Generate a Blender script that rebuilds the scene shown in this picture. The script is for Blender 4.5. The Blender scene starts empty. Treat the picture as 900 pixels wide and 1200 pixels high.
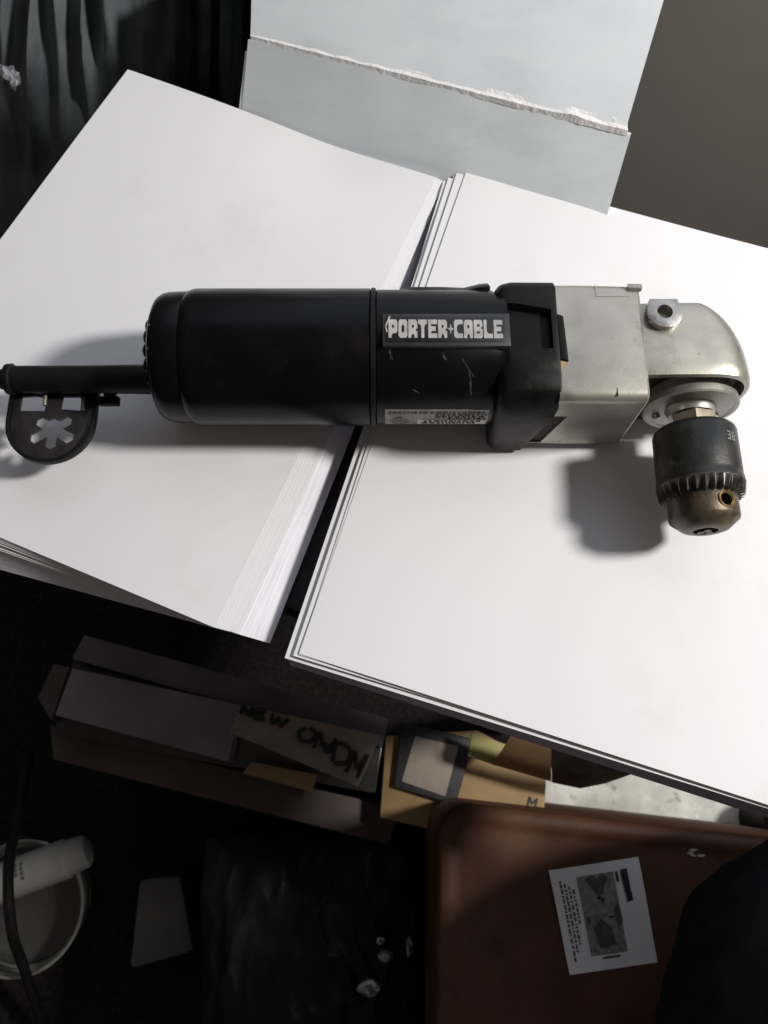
import bpy, bmesh, math, random
from mathutils import Vector, Matrix, noise

random.seed(7)
S = bpy.context.scene
COL = S.collection
R = math.radians

# ------------------------------------------------------------------ camera, light, exposure
CAM_H, PITCH, FPX = 0.384, R(72.4), 945.0          # height over the paper, look-down angle, focal length for 1200 rows
cd = bpy.data.cameras.new('camera')
cam = bpy.data.objects.new('camera', cd); COL.objects.link(cam)
cam.location = (0, 0, CAM_H)
cam.rotation_euler = (R(90) - PITCH, 0, 0)
cd.sensor_fit = 'VERTICAL'; cd.sensor_height = 36.0; cd.lens = 36.0 * FPX / 1200.0
cd.clip_start = 0.01; cd.clip_end = 50
cd.dof.use_dof = True; cd.dof.focus_distance = 0.385; cd.dof.aperture_fstop = 15
S.camera = cam

w = bpy.data.worlds.new("World"); S.world = w; w.use_nodes = True
w.node_tree.nodes['Background'].inputs[0].default_value = (1.0, 0.87, 0.83, 1)
w.node_tree.nodes['Background'].inputs[1].default_value = 0.092

ld = bpy.data.lights.new('room_lamp', 'POINT'); lamp = bpy.data.objects.new('room_lamp', ld); COL.objects.link(lamp)
lamp.location = (0.98, 0.20, 0.87); ld.energy = 73; ld.color = (1.0, 0.955, 0.925); ld.shadow_soft_size = 0.085
ad = bpy.data.lights.new('ambient_fill', 'AREA'); area = bpy.data.objects.new('ambient_fill', ad); COL.objects.link(area)
area.location = (1.3, 2.6, 2.3); ad.shape = 'RECTANGLE'; ad.size = 5.2; ad.size_y = 4.0; ad.energy = 60; ad.color = (0.79, 0.865, 1.0)  # added soft fill for the room's ambient light, no source seen
area.rotation_euler = (Vector((0, 0.15, 0)) - area.location).to_track_quat('-Z', 'Y').to_euler()

S.view_settings.view_transform = 'Standard'; S.view_settings.look = 'None'
S.view_settings.exposure = 0; S.view_settings.gamma = 1; S.view_settings.use_curve_mapping = False
S.cycles.use_denoising = True
S.cycles.max_bounces = 8

# ------------------------------------------------------------------ helpers
def at(px, py, z):
    """a place at height z, read off the photograph's 900 x 1200 grid"""
    cp, sp = math.cos(PITCH), math.sin(PITCH)
    d = Vector(((px - 450) / FPX, cp - (py - 600) / FPX * sp, -sp - (py - 600) / FPX * cp))
    t = (z - CAM_H) / d.z
    return Vector((d.x * t, d.y * t, z))

def ramp(nt, fac, stops):
    r = nt.nodes.new('ShaderNodeValToRGB')
    els = r.color_ramp.elements
    els[0].position, els[0].color = stops[0][0], (*stops[0][1], 1)
    els[1].position, els[1].color = stops[-1][0], (*stops[-1][1], 1)
    for p, c in stops[1:-1]:
        e = els.new(p); e.color = (*c, 1)
    nt.links.new(fac, r.inputs[0]); return r.outputs[0]

def mat(name, c1, c2=None, rough=0.5, metal=0.0, scale=60, detail=4, bump=0.0, bscale=None, rvar=0.0, spec=0.5,
        lo=0.35, hi=0.65, stretch=(1, 1, 1), spots=None, trans=0.0, alpha=1.0, coat=0.0, ior=None, spots2=None):
    m = bpy.data.materials.new(name); m.use_nodes = True
    nt = m.node_tree; b = nt.nodes['Principled BSDF']; L = nt.links.new
    b.inputs['Roughness'].default_value = rough; b.inputs['Metallic'].default_value = metal
    b.inputs['Specular IOR Level'].default_value = spec
    b.inputs['Transmission Weight'].default_value = trans; b.inputs['Alpha'].default_value = alpha
    b.inputs['Coat Weight'].default_value = coat
    if ior: b.inputs['IOR'].default_value = ior
    tc = nt.nodes.new('ShaderNodeTexCoord'); mp = nt.nodes.new('ShaderNodeMapping')
    mp.inputs['Scale'].default_value = stretch
    L(tc.outputs['Object'], mp.inputs[0])
    n = nt.nodes.new('ShaderNodeTexNoise'); n.inputs['Scale'].default_value = scale; n.inputs['Detail'].default_value = detail
    L(mp.outputs[0], n.inputs['Vector'])
    col = ramp(nt, n.outputs['Fac'], [(lo, c1), (hi, c2 or c1)])
    for sp in (spots, spots2):
        if sp:                                            # worn or stained patches: (colour, scale, lo, hi)
            n2 = nt.nodes.new('ShaderNodeTexNoise'); n2.inputs['Scale'].default_value = sp[1]; n2.inputs['Detail'].default_value = 6
            n2.inputs['Roughness'].default_value = 0.62
            L(mp.outputs[0], n2.inputs['Vector'])
            f = ramp(nt, n2.outputs['Fac'], [(sp[2], (0, 0, 0)), (sp[3], (1, 1, 1))])
            mx = nt.nodes.new('ShaderNodeMix'); mx.data_type = 'RGBA'
            L(f, mx.inputs[0]); L(col, mx.inputs[6]); mx.inputs[7].default_value = (*sp[0], 1); col = mx.outputs[2]
    L(col, b.inputs['Base Color'])
    if rvar:
        rr = nt.nodes.new('ShaderNodeMapRange'); L(n.outputs['Fac'], rr.inputs[0])
        rr.inputs[1].default_value = 0.3; rr.inputs[2].default_value = 0.7
        rr.inputs[3].default_value = rough - rvar; rr.inputs[4].default_value = rough + rvar
        L(rr.outputs[0], b.inputs['Roughness'])
    if bump:
        n3 = nt.nodes.new('ShaderNodeTexNoise'); n3.inputs['Scale'].default_value = bscale or scale * 4; n3.inputs['Detail'].default_value = 5
        L(mp.outputs[0], n3.inputs['Vector'])
        bp = nt.nodes.new('ShaderNodeBump'); bp.inputs['Strength'].default_value = bump; bp.inputs['Distance'].default_value = 0.001
        L(n3.outputs['Fac'], bp.inputs['Height']); L(bp.outputs[0], b.inputs['Normal'])
    return m

def link(name, bm, m, parent=None, smooth=True, angle=40, bevel=0.0, bseg=2):
    bmesh.ops.remove_doubles(bm, verts=bm.verts, dist=1e-6)
    bmesh.ops.recalc_face_normals(bm, faces=bm.faces)
    if bevel:
        es = [e for e in bm.edges if len(e.link_faces) == 2 and e.calc_face_angle(0) > R(30)]
        bmesh.ops.bevel(bm, geom=es, offset=bevel, segments=bseg, profile=0.5, affect='EDGES', clamp_overlap=True)
    me = bpy.data.meshes.new(name); bm.to_mesh(me); bm.free()
    if smooth:
        for p in me.polygons: p.use_smooth = True
        me.set_sharp_from_angle(angle=R(angle))
    me.materials.append(m)
    o = bpy.data.objects.new(name, me); COL.objects.link(o)
    if parent is not None:
        o.parent = parent
        # shapes are written in world places; the parents are only moved, so undo the shift
        off = Vector((0, 0, 0)); p = parent
        while p is not None: off += p.location; p = p.parent
        me.transform(Matrix.Translation(-off))
    return o

def thing(name, label, cat, loc, group=None):
    o = bpy.data.objects.new(name, None); COL.objects.link(o); o.location = loc; o.empty_display_size = 0.02
    o['label'] = label; o['category'] = cat
    if group: o['group'] = group
    return o
def tag(o, label, cat, group=None):
    o['label'] = label; o['category'] = cat
    if group: o['group'] = group
    return o

def NB(): return bmesh.new()
def poly_prism(bm, pts, ext):
    """closed prism from a loop of points pushed along ext"""
    a = [bm.verts.new(p) for p in pts]; b = [bm.verts.new(Vector(p) + Vector(ext)) for p in pts]
    n = len(pts); bm.faces.new(a); bm.faces.new(b[::-1])
    for i in range(n): bm.faces.new((a[i], b[i], b[(i + 1) % n], a[(i + 1) % n]))
    return bm
def box(bm, x0, x1, y0, y1, z0, z1):
    return poly_prism(bm, [(x0, y0, z0), (x1, y0, z0), (x1, y1, z0), (x0, y1, z0)], (0, 0, z1 - z0))
def loft(bm, secs, cap0=True, cap1=True, closed=True):
    rings = [[bm.verts.new(p) for p in s] for s in secs]
    n = len(rings[0])
    for a, b in zip(rings, rings[1:]):
        for i in range(n if closed else n - 1):
            bm.faces.new((a[i], a[(i + 1) % n], b[(i + 1) % n], b[i]))
    if cap0: bm.faces.new(rings[0][::-1])
    if cap1: bm.faces.new(rings[-1])
    return bm
def lathe(bm, prof, origin, axis, seg=64, cap0=True, cap1=True, rfun=None):
    """prof: list of (distance along axis, radius)"""
    ax = Vector(axis).normalized(); u = ax.orthogonal().normalized(); v = ax.cross(u)
    secs = []
    for k, (t, r) in enumerate(prof):
        s = []
        for i in range(seg):
            a = 2 * math.pi * i / seg
            rr = rfun(k, i, r) if rfun else r
            s.append(Vector(origin) + ax * t + (u * math.cos(a) + v * math.sin(a)) * rr)
        secs.append(s)
    return loft(bm, secs, cap0, cap1)
def tube(bm, pts, r, seg=10):
    pts = [Vector(p) for p in pts]; secs = []; up = Vector((0.13, 0.2, 1)).normalized()
    for i, p in enumerate(pts):
        t = (pts[min(i + 1, len(pts) - 1)] - pts[max(i - 1, 0)]).normalized()
        u = t.cross(up).normalized(); v = u.cross(t)
        rr = r[i] if isinstance(r, (list, tuple)) else r
        secs.append([p + (u * math.cos(2 * math.pi * k / seg) + v * math.sin(2 * math.pi * k / seg)) * rr for k in range(seg)])
    return loft(bm, secs)
def spline(pts, n=12):
    pts = [Vector(p) for p in pts]; out = []
    P = [pts[0] * 2 - pts[1]] + pts + [pts[-1] * 2 - pts[-2]]
    for i in range(1, len(P) - 2):
        for k in range(n):
            t = k / n; a, b, c, d = P[i - 1], P[i], P[i + 1], P[i + 2]
            out.append(0.5 * ((2 * b) + (c - a) * t + (2 * a - 5 * b + 4 * c - d) * t * t + (3 * b - a - 3 * c + d) * t ** 3))
    out.append(pts[-1]); return out
def cut(o, bms):
    """subtract shapes from a mesh object"""
    for bm in bms:
        bmesh.ops.recalc_face_normals(bm, faces=bm.faces)
        me = bpy.data.meshes.new('cutter'); bm.to_mesh(me); bm.free()
        off = Vector((0, 0, 0)); p = o.parent
        while p is not None: off += p.location; p = p.parent
        me.transform(Matrix.Translation(-off))
        c = bpy.data.objects.new('cutter', me); COL.objects.link(c)
        if o.parent: c.parent = o.parent
        md = o.modifiers.new('cut', 'BOOLEAN'); md.operation = 'DIFFERENCE'; md.solver = 'EXACT'; md.object = c
        bpy.context.view_layer.update()
        dg = bpy.context.evaluated_depsgraph_get()
        nm = bpy.data.meshes.new_from_object(o.evaluated_get(dg))
        o.modifiers.clear(); old = o.data; nm.name = old.name + '_cut'; o.data = nm
        bpy.data.objects.remove(c); bpy.data.meshes.remove(me)
        nm.set_sharp_from_angle(angle=R(35))
def flat_shapes(bm, polys, origin, ux, uy, h=0.0002, nrm=None):
    """thin raised print: polys in a local 2-D frame"""
    n = nrm or Vector(ux).cross(Vector(uy)).normalized()
    for pl in polys:
        poly_prism(bm, [Vector(origin) + Vector(ux) * x + Vector(uy) * y for x, y in pl], n * h)
    return bm

# ------------------------------------------------------------------ materials
M = {}
M['paper'] = mat('white_paper', (0.785, 0.790, 0.80), (0.815, 0.82, 0.825), rough=0.75, scale=9, detail=5, bump=0.06, bscale=700, spec=0.25,
                 spots=((0.74, 0.735, 0.725), 14, 0.56, 0.80), spots2=((0.45, 0.43, 0.40), 210, 0.80, 0.83))
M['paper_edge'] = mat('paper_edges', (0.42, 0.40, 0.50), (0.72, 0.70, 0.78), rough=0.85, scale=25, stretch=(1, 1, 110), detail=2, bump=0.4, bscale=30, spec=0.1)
M['paper_fan'] = mat('fanned_paper_edges', (0.66, 0.65, 0.70), (0.82, 0.815, 0.84), rough=0.8, scale=30, stretch=(1, 1, 60), detail=3, bump=0.25, bscale=30, spec=0.1)
M['black_gloss'] = mat('black_motor_plastic', (0.0030, 0.0030, 0.0038), (0.0045, 0.0045, 0.005), rough=0.30, scale=45, bump=0.03, bscale=250, rvar=0.05, spec=0.15,
                       spots=((0.017, 0.015, 0.013), 24, 0.56, 0.80))
M['black_worn'] = mat('black_worn_plastic', (0.0045, 0.0045, 0.0045), (0.010, 0.010, 0.0095), rough=0.42, spec=0.15, scale=60, bump=0.08, bscale=420, rvar=0.12,
                      spots=((0.05, 0.05, 0.043), 55, 0.60, 0.80))
M['rubber'] = mat('black_rubber', (0.0045, 0.0045, 0.0045), (0.009, 0.0085, 0.008), rough=0.5, scale=90, bump=0.1, bscale=600, spec=0.2)
M['scuff_grey'] = mat('grey_scuff', (0.006, 0.006, 0.006), (0.050, 0.047, 0.042), rough=0.6, scale=500, lo=.40, hi=.66)
M['holder'] = mat('dull_holder_rubber', (0.016, 0.0145, 0.0155), (0.030, 0.027, 0.029), rough=0.38, scale=120, bump=0.1, bscale=500)
M['badge'] = mat('badge_black', (0.007, 0.007, 0.008), (0.011, 0.011, 0.011), rough=0.38, scale=90, rvar=0.08)
M['badge_rim'] = mat('badge_rim_grey', (0.022, 0.022, 0.022), (0.035, 0.034, 0.033), rough=0.4, scale=120)
M['letter'] = mat('badge_lettering', (0.33, 0.325, 0.31), (0.50, 0.49, 0.47), rough=0.5, scale=260, lo=0.3, hi=0.7)
M['cast'] = mat('cast_aluminium', (0.36, 0.347, 0.290), (0.48, 0.463, 0.395), rough=0.37, metal=0.68, scale=38, detail=7, bump=0.06, bscale=900, rvar=0.08,
                spots=((0.20, 0.185, 0.145), 30, 0.57, 0.78), spots2=((0.10, 0.09, 0.07), 130, 0.66, 0.74))
M['bright'] = mat('bright_machined_metal', (0.34, 0.335, 0.31), (0.46, 0.45, 0.42), rough=0.30, metal=0.75, scale=110, bump=0.1, bscale=800, rvar=0.1)
M['plate'] = mat('bearing_plate_metal', (0.30, 0.285, 0.25), (0.46, 0.44, 0.39), rough=0.42, metal=0.6, scale=70, rvar=0.1, bump=0.1,
                 spots=((0.14, 0.115, 0.08), 60, 0.58, 0.75))
M['spindle'] = mat('spindle_steel', (0.20, 0.17, 0.13), (0.36, 0.32, 0.25), rough=0.4, metal=0.7, scale=90, rvar=0.1)
M['chuck'] = mat('blackened_steel', (0.018, 0.019, 0.018), (0.040, 0.040, 0.036), rough=0.38, metal=0.35, scale=70, rvar=0.12, bump=0.12, bscale=700,
                 spots=((0.13, 0.125, 0.11), 75, 0.62, 0.74))
M['teeth'] = mat('worn_gear_steel', (0.035, 0.031, 0.025), (0.11, 0.10, 0.085), rough=0.38, metal=0.5, scale=200, rvar=0.1)
M['chuck_nose'] = mat('rusty_chuck_steel', (0.060, 0.046, 0.033), (0.17, 0.13, 0.085), rough=0.42, metal=0.5, scale=55, rvar=0.1, bump=0.15, bscale=600,
                      spots=((0.035, 0.025, 0.02), 85, 0.52, 0.66))
M['brass'] = mat('brass', (0.45, 0.30, 0.08), (0.62, 0.44, 0.16), rough=0.32, metal=0.9, scale=200)
M['glue'] = mat('rusty_grease', (0.22, 0.12, 0.03), (0.40, 0.25, 0.08), rough=0.5, scale=400)
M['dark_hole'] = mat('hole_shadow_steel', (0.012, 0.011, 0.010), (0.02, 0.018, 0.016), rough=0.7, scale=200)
M['sticker'] = mat('rating_sticker', (0.17, 0.17, 0.16), (0.27, 0.265, 0.25), rough=0.45, scale=150, metal=0.2)
M['sticker_pale'] = mat('rating_sticker_pale', (0.48, 0.48, 0.45), (0.60, 0.59, 0.56), rough=0.45, scale=260)
M['ink'] = mat('black_ink', (0.012, 0.012, 0.013), (0.03, 0.03, 0.03), rough=0.6, scale=300)
M['grey_ink'] = mat('grey_ink', (0.15, 0.15, 0.15), (0.30, 0.30, 0.29), rough=0.65, scale=300)
M['mid_ink'] = mat('mid_grey_ink', (0.06, 0.06, 0.065), (0.10, 0.10, 0.10), rough=0.65, scale=300)
M['carton'] = mat('white_carton', (0.72, 0.775, 0.80), (0.77, 0.82, 0.84), rough=0.7, scale=14, detail=6, bump=0.06, bscale=350, spec=0.3,
                  spots=((0.66, 0.71, 0.73), 16, 0.5, 0.75), stretch=(1, 3, 3))
M['torn'] = mat('torn_white_card', (0.78, 0.78, 0.77), (0.88, 0.88, 0.87), rough=0.9, scale=150, bump=0.6, bscale=500)
M['black_table'] = mat('black_tabletop', (0.010, 0.009, 0.012), (0.018, 0.016, 0.020), rough=0.6, scale=40, bump=0.1)
M['violet_board'] = mat('dark_violet_card', (0.060, 0.043, 0.100), (0.090, 0.070, 0.135), rough=0.55, scale=50)
M['shade_floor'] = mat('dark_shaded_floor', (0.010, 0.009, 0.009), (0.022, 0.020, 0.019), rough=0.95, scale=200, bump=0.6, bscale=700, spec=0.1)  # near-black colour stands in for the shade lying on the floor
M['wall'] = mat('brown_grey_wall', (0.195, 0.175, 0.148), (0.23, 0.207, 0.176), rough=0.85, scale=4, detail=3, bump=0.10, bscale=160, stretch=(1, 1, 1.2))
M['concrete'] = mat('pale_concrete', (0.48, 0.47, 0.41), (0.74, 0.725, 0.655), rough=0.9, scale=34, detail=9, bump=0.5, bscale=160,
                    spots=((0.27, 0.265, 0.235), 75, 0.58, 0.72), spots2=((0.82, 0.82, 0.78), 110, 0.62, 0.72))
M['case'] = mat('red_brown_leatherette', (0.082, 0.034, 0.018), (0.115, 0.050, 0.027), rough=0.55, scale=28, detail=6, bump=0.14, bscale=380, rvar=0.05, spec=0.3,
                spots=((0.045, 0.019, 0.011), 18, 0.54, 0.75))
M['scuff'] = mat('pale_scuff', (0.45, 0.36, 0.30), (0.72, 0.66, 0.60), rough=0.7, scale=500)
M['cloth'] = mat('black_cloth', (0.008, 0.008, 0.010), (0.018, 0.018, 0.020), rough=0.85, scale=60, bump=0.35, bscale=900, spec=0.2)
M['kraft'] = mat('tan_cardboard', (0.25, 0.160, 0.070), (0.36, 0.245, 0.115), rough=0.75, scale=25, detail=5)
M['brown_card'] = mat('brown_cardboard', (0.075, 0.054, 0.050), (0.110, 0.080, 0.074), rough=0.8, scale=25)  # box and envelope tones from here lowered to stand in for missing shade
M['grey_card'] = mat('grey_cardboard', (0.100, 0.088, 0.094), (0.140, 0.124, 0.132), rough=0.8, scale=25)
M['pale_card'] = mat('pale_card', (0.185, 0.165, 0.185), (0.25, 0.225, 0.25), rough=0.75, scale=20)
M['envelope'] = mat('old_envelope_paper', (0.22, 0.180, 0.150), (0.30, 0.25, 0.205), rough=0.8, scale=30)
M['yellow_card'] = mat('yellow_green_card', (0.30, 0.275, 0.09), (0.40, 0.36, 0.13), rough=0.6, scale=30)
M['gloss_black'] = mat('glossy_black_print', (0.010, 0.011, 0.010), (0.035, 0.036, 0.032), rough=0.25, scale=40)
M['film'] = mat('grey_plastic_film', (0.13, 0.152, 0.16), (0.20, 0.23, 0.235), rough=0.34, scale=30, bump=0.2, bscale=120, spec=0.6)
M['dark_film'] = mat('black_bag_or_shade', (0.004, 0.005, 0.005), (0.009, 0.011, 0.0105), rough=0.38, scale=30, bump=0.15, bscale=120, spec=0.20)
M['clear'] = mat('clear_plastic', (0.86, 0.88, 0.84), (0.92, 0.93, 0.90), rough=0.06, scale=40, trans=0.96, ior=1.4)
M['rib_glint'] = mat('rim_highlight', (0.55, 0.56, 0.50), (0.70, 0.71, 0.65), rough=0.10, scale=60, trans=0.80, ior=1.45)  # pale milky tone puts the clear rim's highlights into the colour
M['white_plastic'] = mat('white_plastic', (0.24, 0.245, 0.23), (0.30, 0.305, 0.29), rough=0.4, scale=30)
M['grey_plastic'] = mat('grey_plastic', (0.075, 0.08, 0.078), (0.115, 0.12, 0.115), rough=0.4, scale=20)
M['foil'] = mat('crumpled_foil', (0.24, 0.245, 0.26), (0.42, 0.43, 0.44), rough=0.35, metal=0.6, scale=100)

# ------------------------------------------------------------------ the setting
FLOOR = -0.50
bm = NB(); f = [bm.verts.new(p) for p in ((-4, -4, FLOOR), (4, -4, FLOOR), (4, 4, FLOOR), (-4, 4, FLOOR))]; bm.faces.new(f)
o = link('floor', bm, M['shade_floor'], smooth=False); o['kind'] = 'structure'; o['label'] = 'floor coloured dark in place of deep shade under and around the table'
bm = NB(); poly_prism(bm, [at(636, 900, FLOOR + .004), at(880, 900, FLOOR + .004), at(884, 985, FLOOR + .004), at(700, 1010, FLOOR + .004), at(636, 960, FLOOR + .004)], (0, 0, -.003))
o = link('pavement', bm, M['concrete'], smooth=False); o['kind'] = 'structure'; o['label'] = 'pale speckled concrete patch of floor'
bm = NB(); box(bm, -2, 2, 0.565, 0.60, FLOOR, 0.02)
o = link('wall', bm, M['wall'], smooth=False); o['kind'] = 'structure'; o['label'] = 'brown grey wall behind the white carton'

# ------------------------------------------------------------------ black table carrying the paper
TZ = -0.0215
root = thing('low_table', 'low black table whose top carries both stacks of white paper', 'table', (0.0, 0.19, FLOOR))
bm = NB()
top = [(-0.262, 0.158), (-0.060, 0.082), (-0.022, 0.066), (0.150, 0.012), (0.262, 0.238), (0.05, 0.315), (-0.150, 0.392)]
poly_prism(bm, [(x, y, TZ) for x, y in top], (0, 0, -0.028))
link('table_top', bm, M['black_table'], root, bevel=0.002)
for x, y in ((-0.225, 0.175), (0.135, 0.05), (0.235, 0.23), (-0.145, 0.36)):
    bm = NB(); poly_prism(bm, [(x - .012, y - .012, FLOOR), (x + .012, y - .012, FLOOR), (x + .012, y + .012, FLOOR), (x - .012, y + .012, FLOOR)], (0, 0, TZ - 0.0285 - FLOOR))
    link('leg', bm, M['black_table'], root, bevel=0.001)

# ------------------------------------------------------------------ stacks of paper
def sheet_bm(tl, tr, br, bl, th=0.0003, zf=None, nu=20, nv=26):
    bm = NB(); tl, tr, br, bl = map(Vector, (tl, tr, br, bl)); g = {}
    for s in (0, 1):
        for i in range(nu + 1):
            for j in range(nv + 1):
                u, v = i / nu, j / nv
                p = tl * (1 - u) * (1 - v) + tr * u * (1 - v) + br * u * v + bl * (1 - u) * v
                z = zf(u, v) if zf else 0
                g[s, i, j] = bm.verts.new((p.x, p.y, p.z + z - s * th))
    for s in (0, 1):
        for i in range(nu):
            for j in range(nv): bm.faces.new((g[s, i, j], g[s, i + 1, j], g[s, i + 1, j + 1], g[s, i, j + 1]))
    rim = [(i, 0) for i in range(nu)] + [(nu, j) for j in range(nv)] + [(i, nv) for i in range(nu, 0, -1)] + [(0, j) for j in range(nv, 0, -1)]
    for a, b in zip(rim, rim[1:] + rim[:1]): bm.faces.new((g[0, a[0], a[1]], g[0, b[0], b[1]], g[1, b[0], b[1]], g[1, a[0], a[1]]))
    return bm
def rect(tl, ang, wd, ln, z=0.0):
    a = Vector((math.cos(ang), math.sin(ang), 0)); b = Vector((math.sin(ang), -math.cos(ang), 0)); o = Vector((tl[0], tl[1], z))
    return o, o + a * wd, o + a * wd + b * ln, o + b * ln

# right stack: squared-off sheets, a few slipped out of line
root = thing('paper_stack', 'stack of blank white paper under the silver drill head, right of the dark gap', 'paper', (0.11, 0.16, TZ), 'stacks of white paper')
ang = R(-17.6)
edge = [((0.0478, 0.3291), ang, .2912, 0), ((0.0420, 0.3272), ang + R(1.0), .2900, -.0005), ((0.0405, 0.3266), ang + R(0.75), .2908, -.0010),
        ((0.0372, 0.3250), ang + R(1.75), .2895, -.0015), ((0.0345, 0.3235), ang + R(1.9), .2885, -.0020), ((0.0362, 0.3228), ang + R(0.6), .2890, -.0026)]
Y0 = edge[0][0][1] - edge[0][2] * math.cos(ang)                    # the front corner of the top sheet; lower sheets peep out a little
peep = (0, .0005, .0009, .0003, .0013, .0017)
for k, (tl, a, ln, z) in enumerate(edge):
    ln = (tl[1] - Y0 + peep[k]) / math.cos(a)
    q = rect(tl, a, 0.245, ln, z)
    curl = lambda u, v, k=k: -0.0016 * math.exp(-((u) / .04) ** 2) * (k in (2, 4)) * math.exp(-((v - .3) / .25) ** 2) + 0.0005 * math.sin(5.5 * u + 2.5 * v + .6) * math.sin(3 * v + 1.3) * (k == 0) + .0001 * math.sin(9 * u + k)
    link('sheet', sheet_bm(*q, zf=curl), M['paper'], root, smooth=True)
bm = NB(); secs = []
for t in range(9):
    f = t / 8
    q = rect((0.0375 + 0.002 * f, 0.3215), ang + R(0.5 - .3 * f), 0.245, (0.3215 - Y0 + .0018 + .0014 * f + .0003 * math.sin(7 * f)) / math.cos(ang + R(.5 - .3 * f)), -.0030 - 0.0140 * f)
    secs.append(list(q))
loft(bm, secs); o = link('page_block', bm, M['paper_edge'], root, smooth=False); o['label'] = 'squared block of sheets below the slipped top sheets'
bm = NB(); q = rect((0.0430, 0.317), ang + R(.2), 0.228, (0.317 - Y0 + .0046) / math.cos(ang + R(.2)), -.0172); poly_prism(bm, q, (0, 0, TZ + 0.0001 + .0172))
o = link('backing_board', bm, M['violet_board'], root, bevel=0.0008); o['label'] = 'dark violet card under the sheets'

# left stack: twisted about its far corner so the right side is a bright slanted fan
root = thing('paper_stack', 'stack of blank white paper under the black motor, fanned out beside the dark gap', 'paper', (-0.11, 0.22, TZ), 'stacks of white paper')
TL = Vector((-0.1548, 0.4022, 0)); TR = Vector((0.0302, 0.3240, 0)); BR = Vector((-0.0812, 0.0640, 0)); BL = Vector((-0.2827, 0.1467, 0))
def swing(fan, z, dx=0, fwd=0.0):
    c = Vector((BR.x + 0.0245 * fan, BR.y - 0.0050 * fan - fwd, z))
    return (TL + Vector((0, 0, z)), TR + Vector((0.0012 * fan + .0045 * min(1, max(0, -z * 300)), -.001 * fan, z)), c, BL + Vector((0.004 * fan, -0.028 * fan - fwd, z)))
sag = lambda u, v: -0.0035 * math.exp(-((u - .68) / .22) ** 2 - (v / .16) ** 2) - 0.0030 * math.exp(-((u - 1) / .10) ** 2) * v * 0.3
for k, (fan, z) in enumerate(((0, 0), (0.055, -.0008), (0.13, -.0017), (0.19, -.0025), (0.27, -.0036), (0.40, -.0056), (.455, -.0063))):
    link('sheet', sheet_bm(*swing(fan, z), zf=lambda u, v, k=k: sag(u, v) * (1 - .05 * k) + (0.0006 * math.sin(4 * u - 3 * v + 1) if k == 0 else 0) * (1 - u) + 0.0001 * math.sin(9 * v + k)), M['paper'], root)
bm = NB(); secs = []
for t in range(15):
    f = t / 14; fan = 0.42 + 0.58 * f
    tl, tr, br, bl = swing(fan, -.0068 - 0.0110 * f)
    d = Vector((0, 0, 0.0002 * math.sin(40 * f)))
    ring = []
    for a, b, n in ((tl, tr, 12), (tr, br, 10), (br, bl, 10), (bl, tl, 10)):
        for i in range(n):
            p = a.lerp(b, i / n)
            ring.append(p + (Vector((0, 0, sag(i / n, 0) * (1 - f) * 0.9)) if a is tl and n == 12 else Vector((0, 0, 0))))
    secs.append(ring)
loft(bm, secs); o = link('page_block', bm, M['paper_fan'], root, smooth=False); o['label'] = 'fanned block of sheets with a bright slanted side'
bm = NB(); q = [TL + Vector((.012, -.012, -.0180)), TR + Vector((-.006, -.008, -.0180)), BR + Vector((.016, .008, -.0180)), BL + Vector((.006, -.0105, -.0180))]
poly_prism(bm, q, (0, 0, TZ + 0.0001 + .0180)); o = link('backing_board', bm, M['violet_board'], root, bevel=0.0006); o['label'] = 'dark violet card under the sheets'

# ------------------------------------------------------------------ white carton with a torn fold, leaning behind the stacks
root = thing('white_carton', 'white cardboard carton with a torn fold leaning behind the paper stacks', 'box', (0.03, 0.38, FLOOR))
b0, b1 = Vector((-0.0905, 0.3590, -0.025)), Vector((0.1200, 0.2735, -0.025))
s0, s1 = at(294, 46, 0.030), at(735, 157, 0.030)
t0, t1 = at(299, -150, 0.078), at(822, -150, 0.092)
def panel(name, a, b, c, d, th, label=None, nx=24, ny=14, wob=0.0006):
    n = (b - a).cross(d - a).normalized(); bm = NB(); g = {}
    if n.z < 0: n = -n
    for s in (0, 1):
        for i in range(nx + 1):
            for j in range(ny + 1):
                u, v = i / nx, j / ny
                p = a * (1 - u) * (1 - v) + b * u * (1 - v) + c * u * v + d * (1 - u) * v
                g[s, i, j] = bm.verts.new(p - n * th * s + n * wob * noise.noise(p * 30) * (1 if s == 0 else 1))
    for s in (0, 1):
        for i in range(nx):
            for j in range(ny): bm.faces.new((g[s, i, j], g[s, i + 1, j], g[s, i + 1, j + 1], g[s, i, j + 1]))
    rim = [(i, 0) for i in range(nx)] + [(nx, j) for j in range(ny)] + [(i, ny) for i in range(nx, 0, -1)] + [(0, j) for j in range(ny, 0, -1)]
    for p, q in zip(rim, rim[1:] + rim[:1]): bm.faces.new((g[0, p[0], p[1]], g[0, q[0], q[1]], g[1, q[0], q[1]], g[1, p[0], p[1]]))
    o = link(name, bm, M['carton'], root)
    if label: o['label'] = label
    return o
up = Vector((0, 0.0009, 0.0012))
panel('front_panel', b0, b1, s1 + Vector((.002, 0, 0)), s0 + Vector((-.0015, 0, 0)), 0.0025, 'greyer lower panel below the torn fold')
panel('top_panel', s0 + up, s1 + up + Vector((-.001, .001, 0)), t1, t0, 0.0025, 'paler upper panel above the torn fold')
q = Vector((-0.004, -0.004, -0.006))
panel('inner_flap', b0 + q, b1 + Vector((-.012, .004, -.009)), s1 + Vector((-.014, .004, -.009)), s0 + q + Vector((0, .002, 0)), 0.0015)
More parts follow.
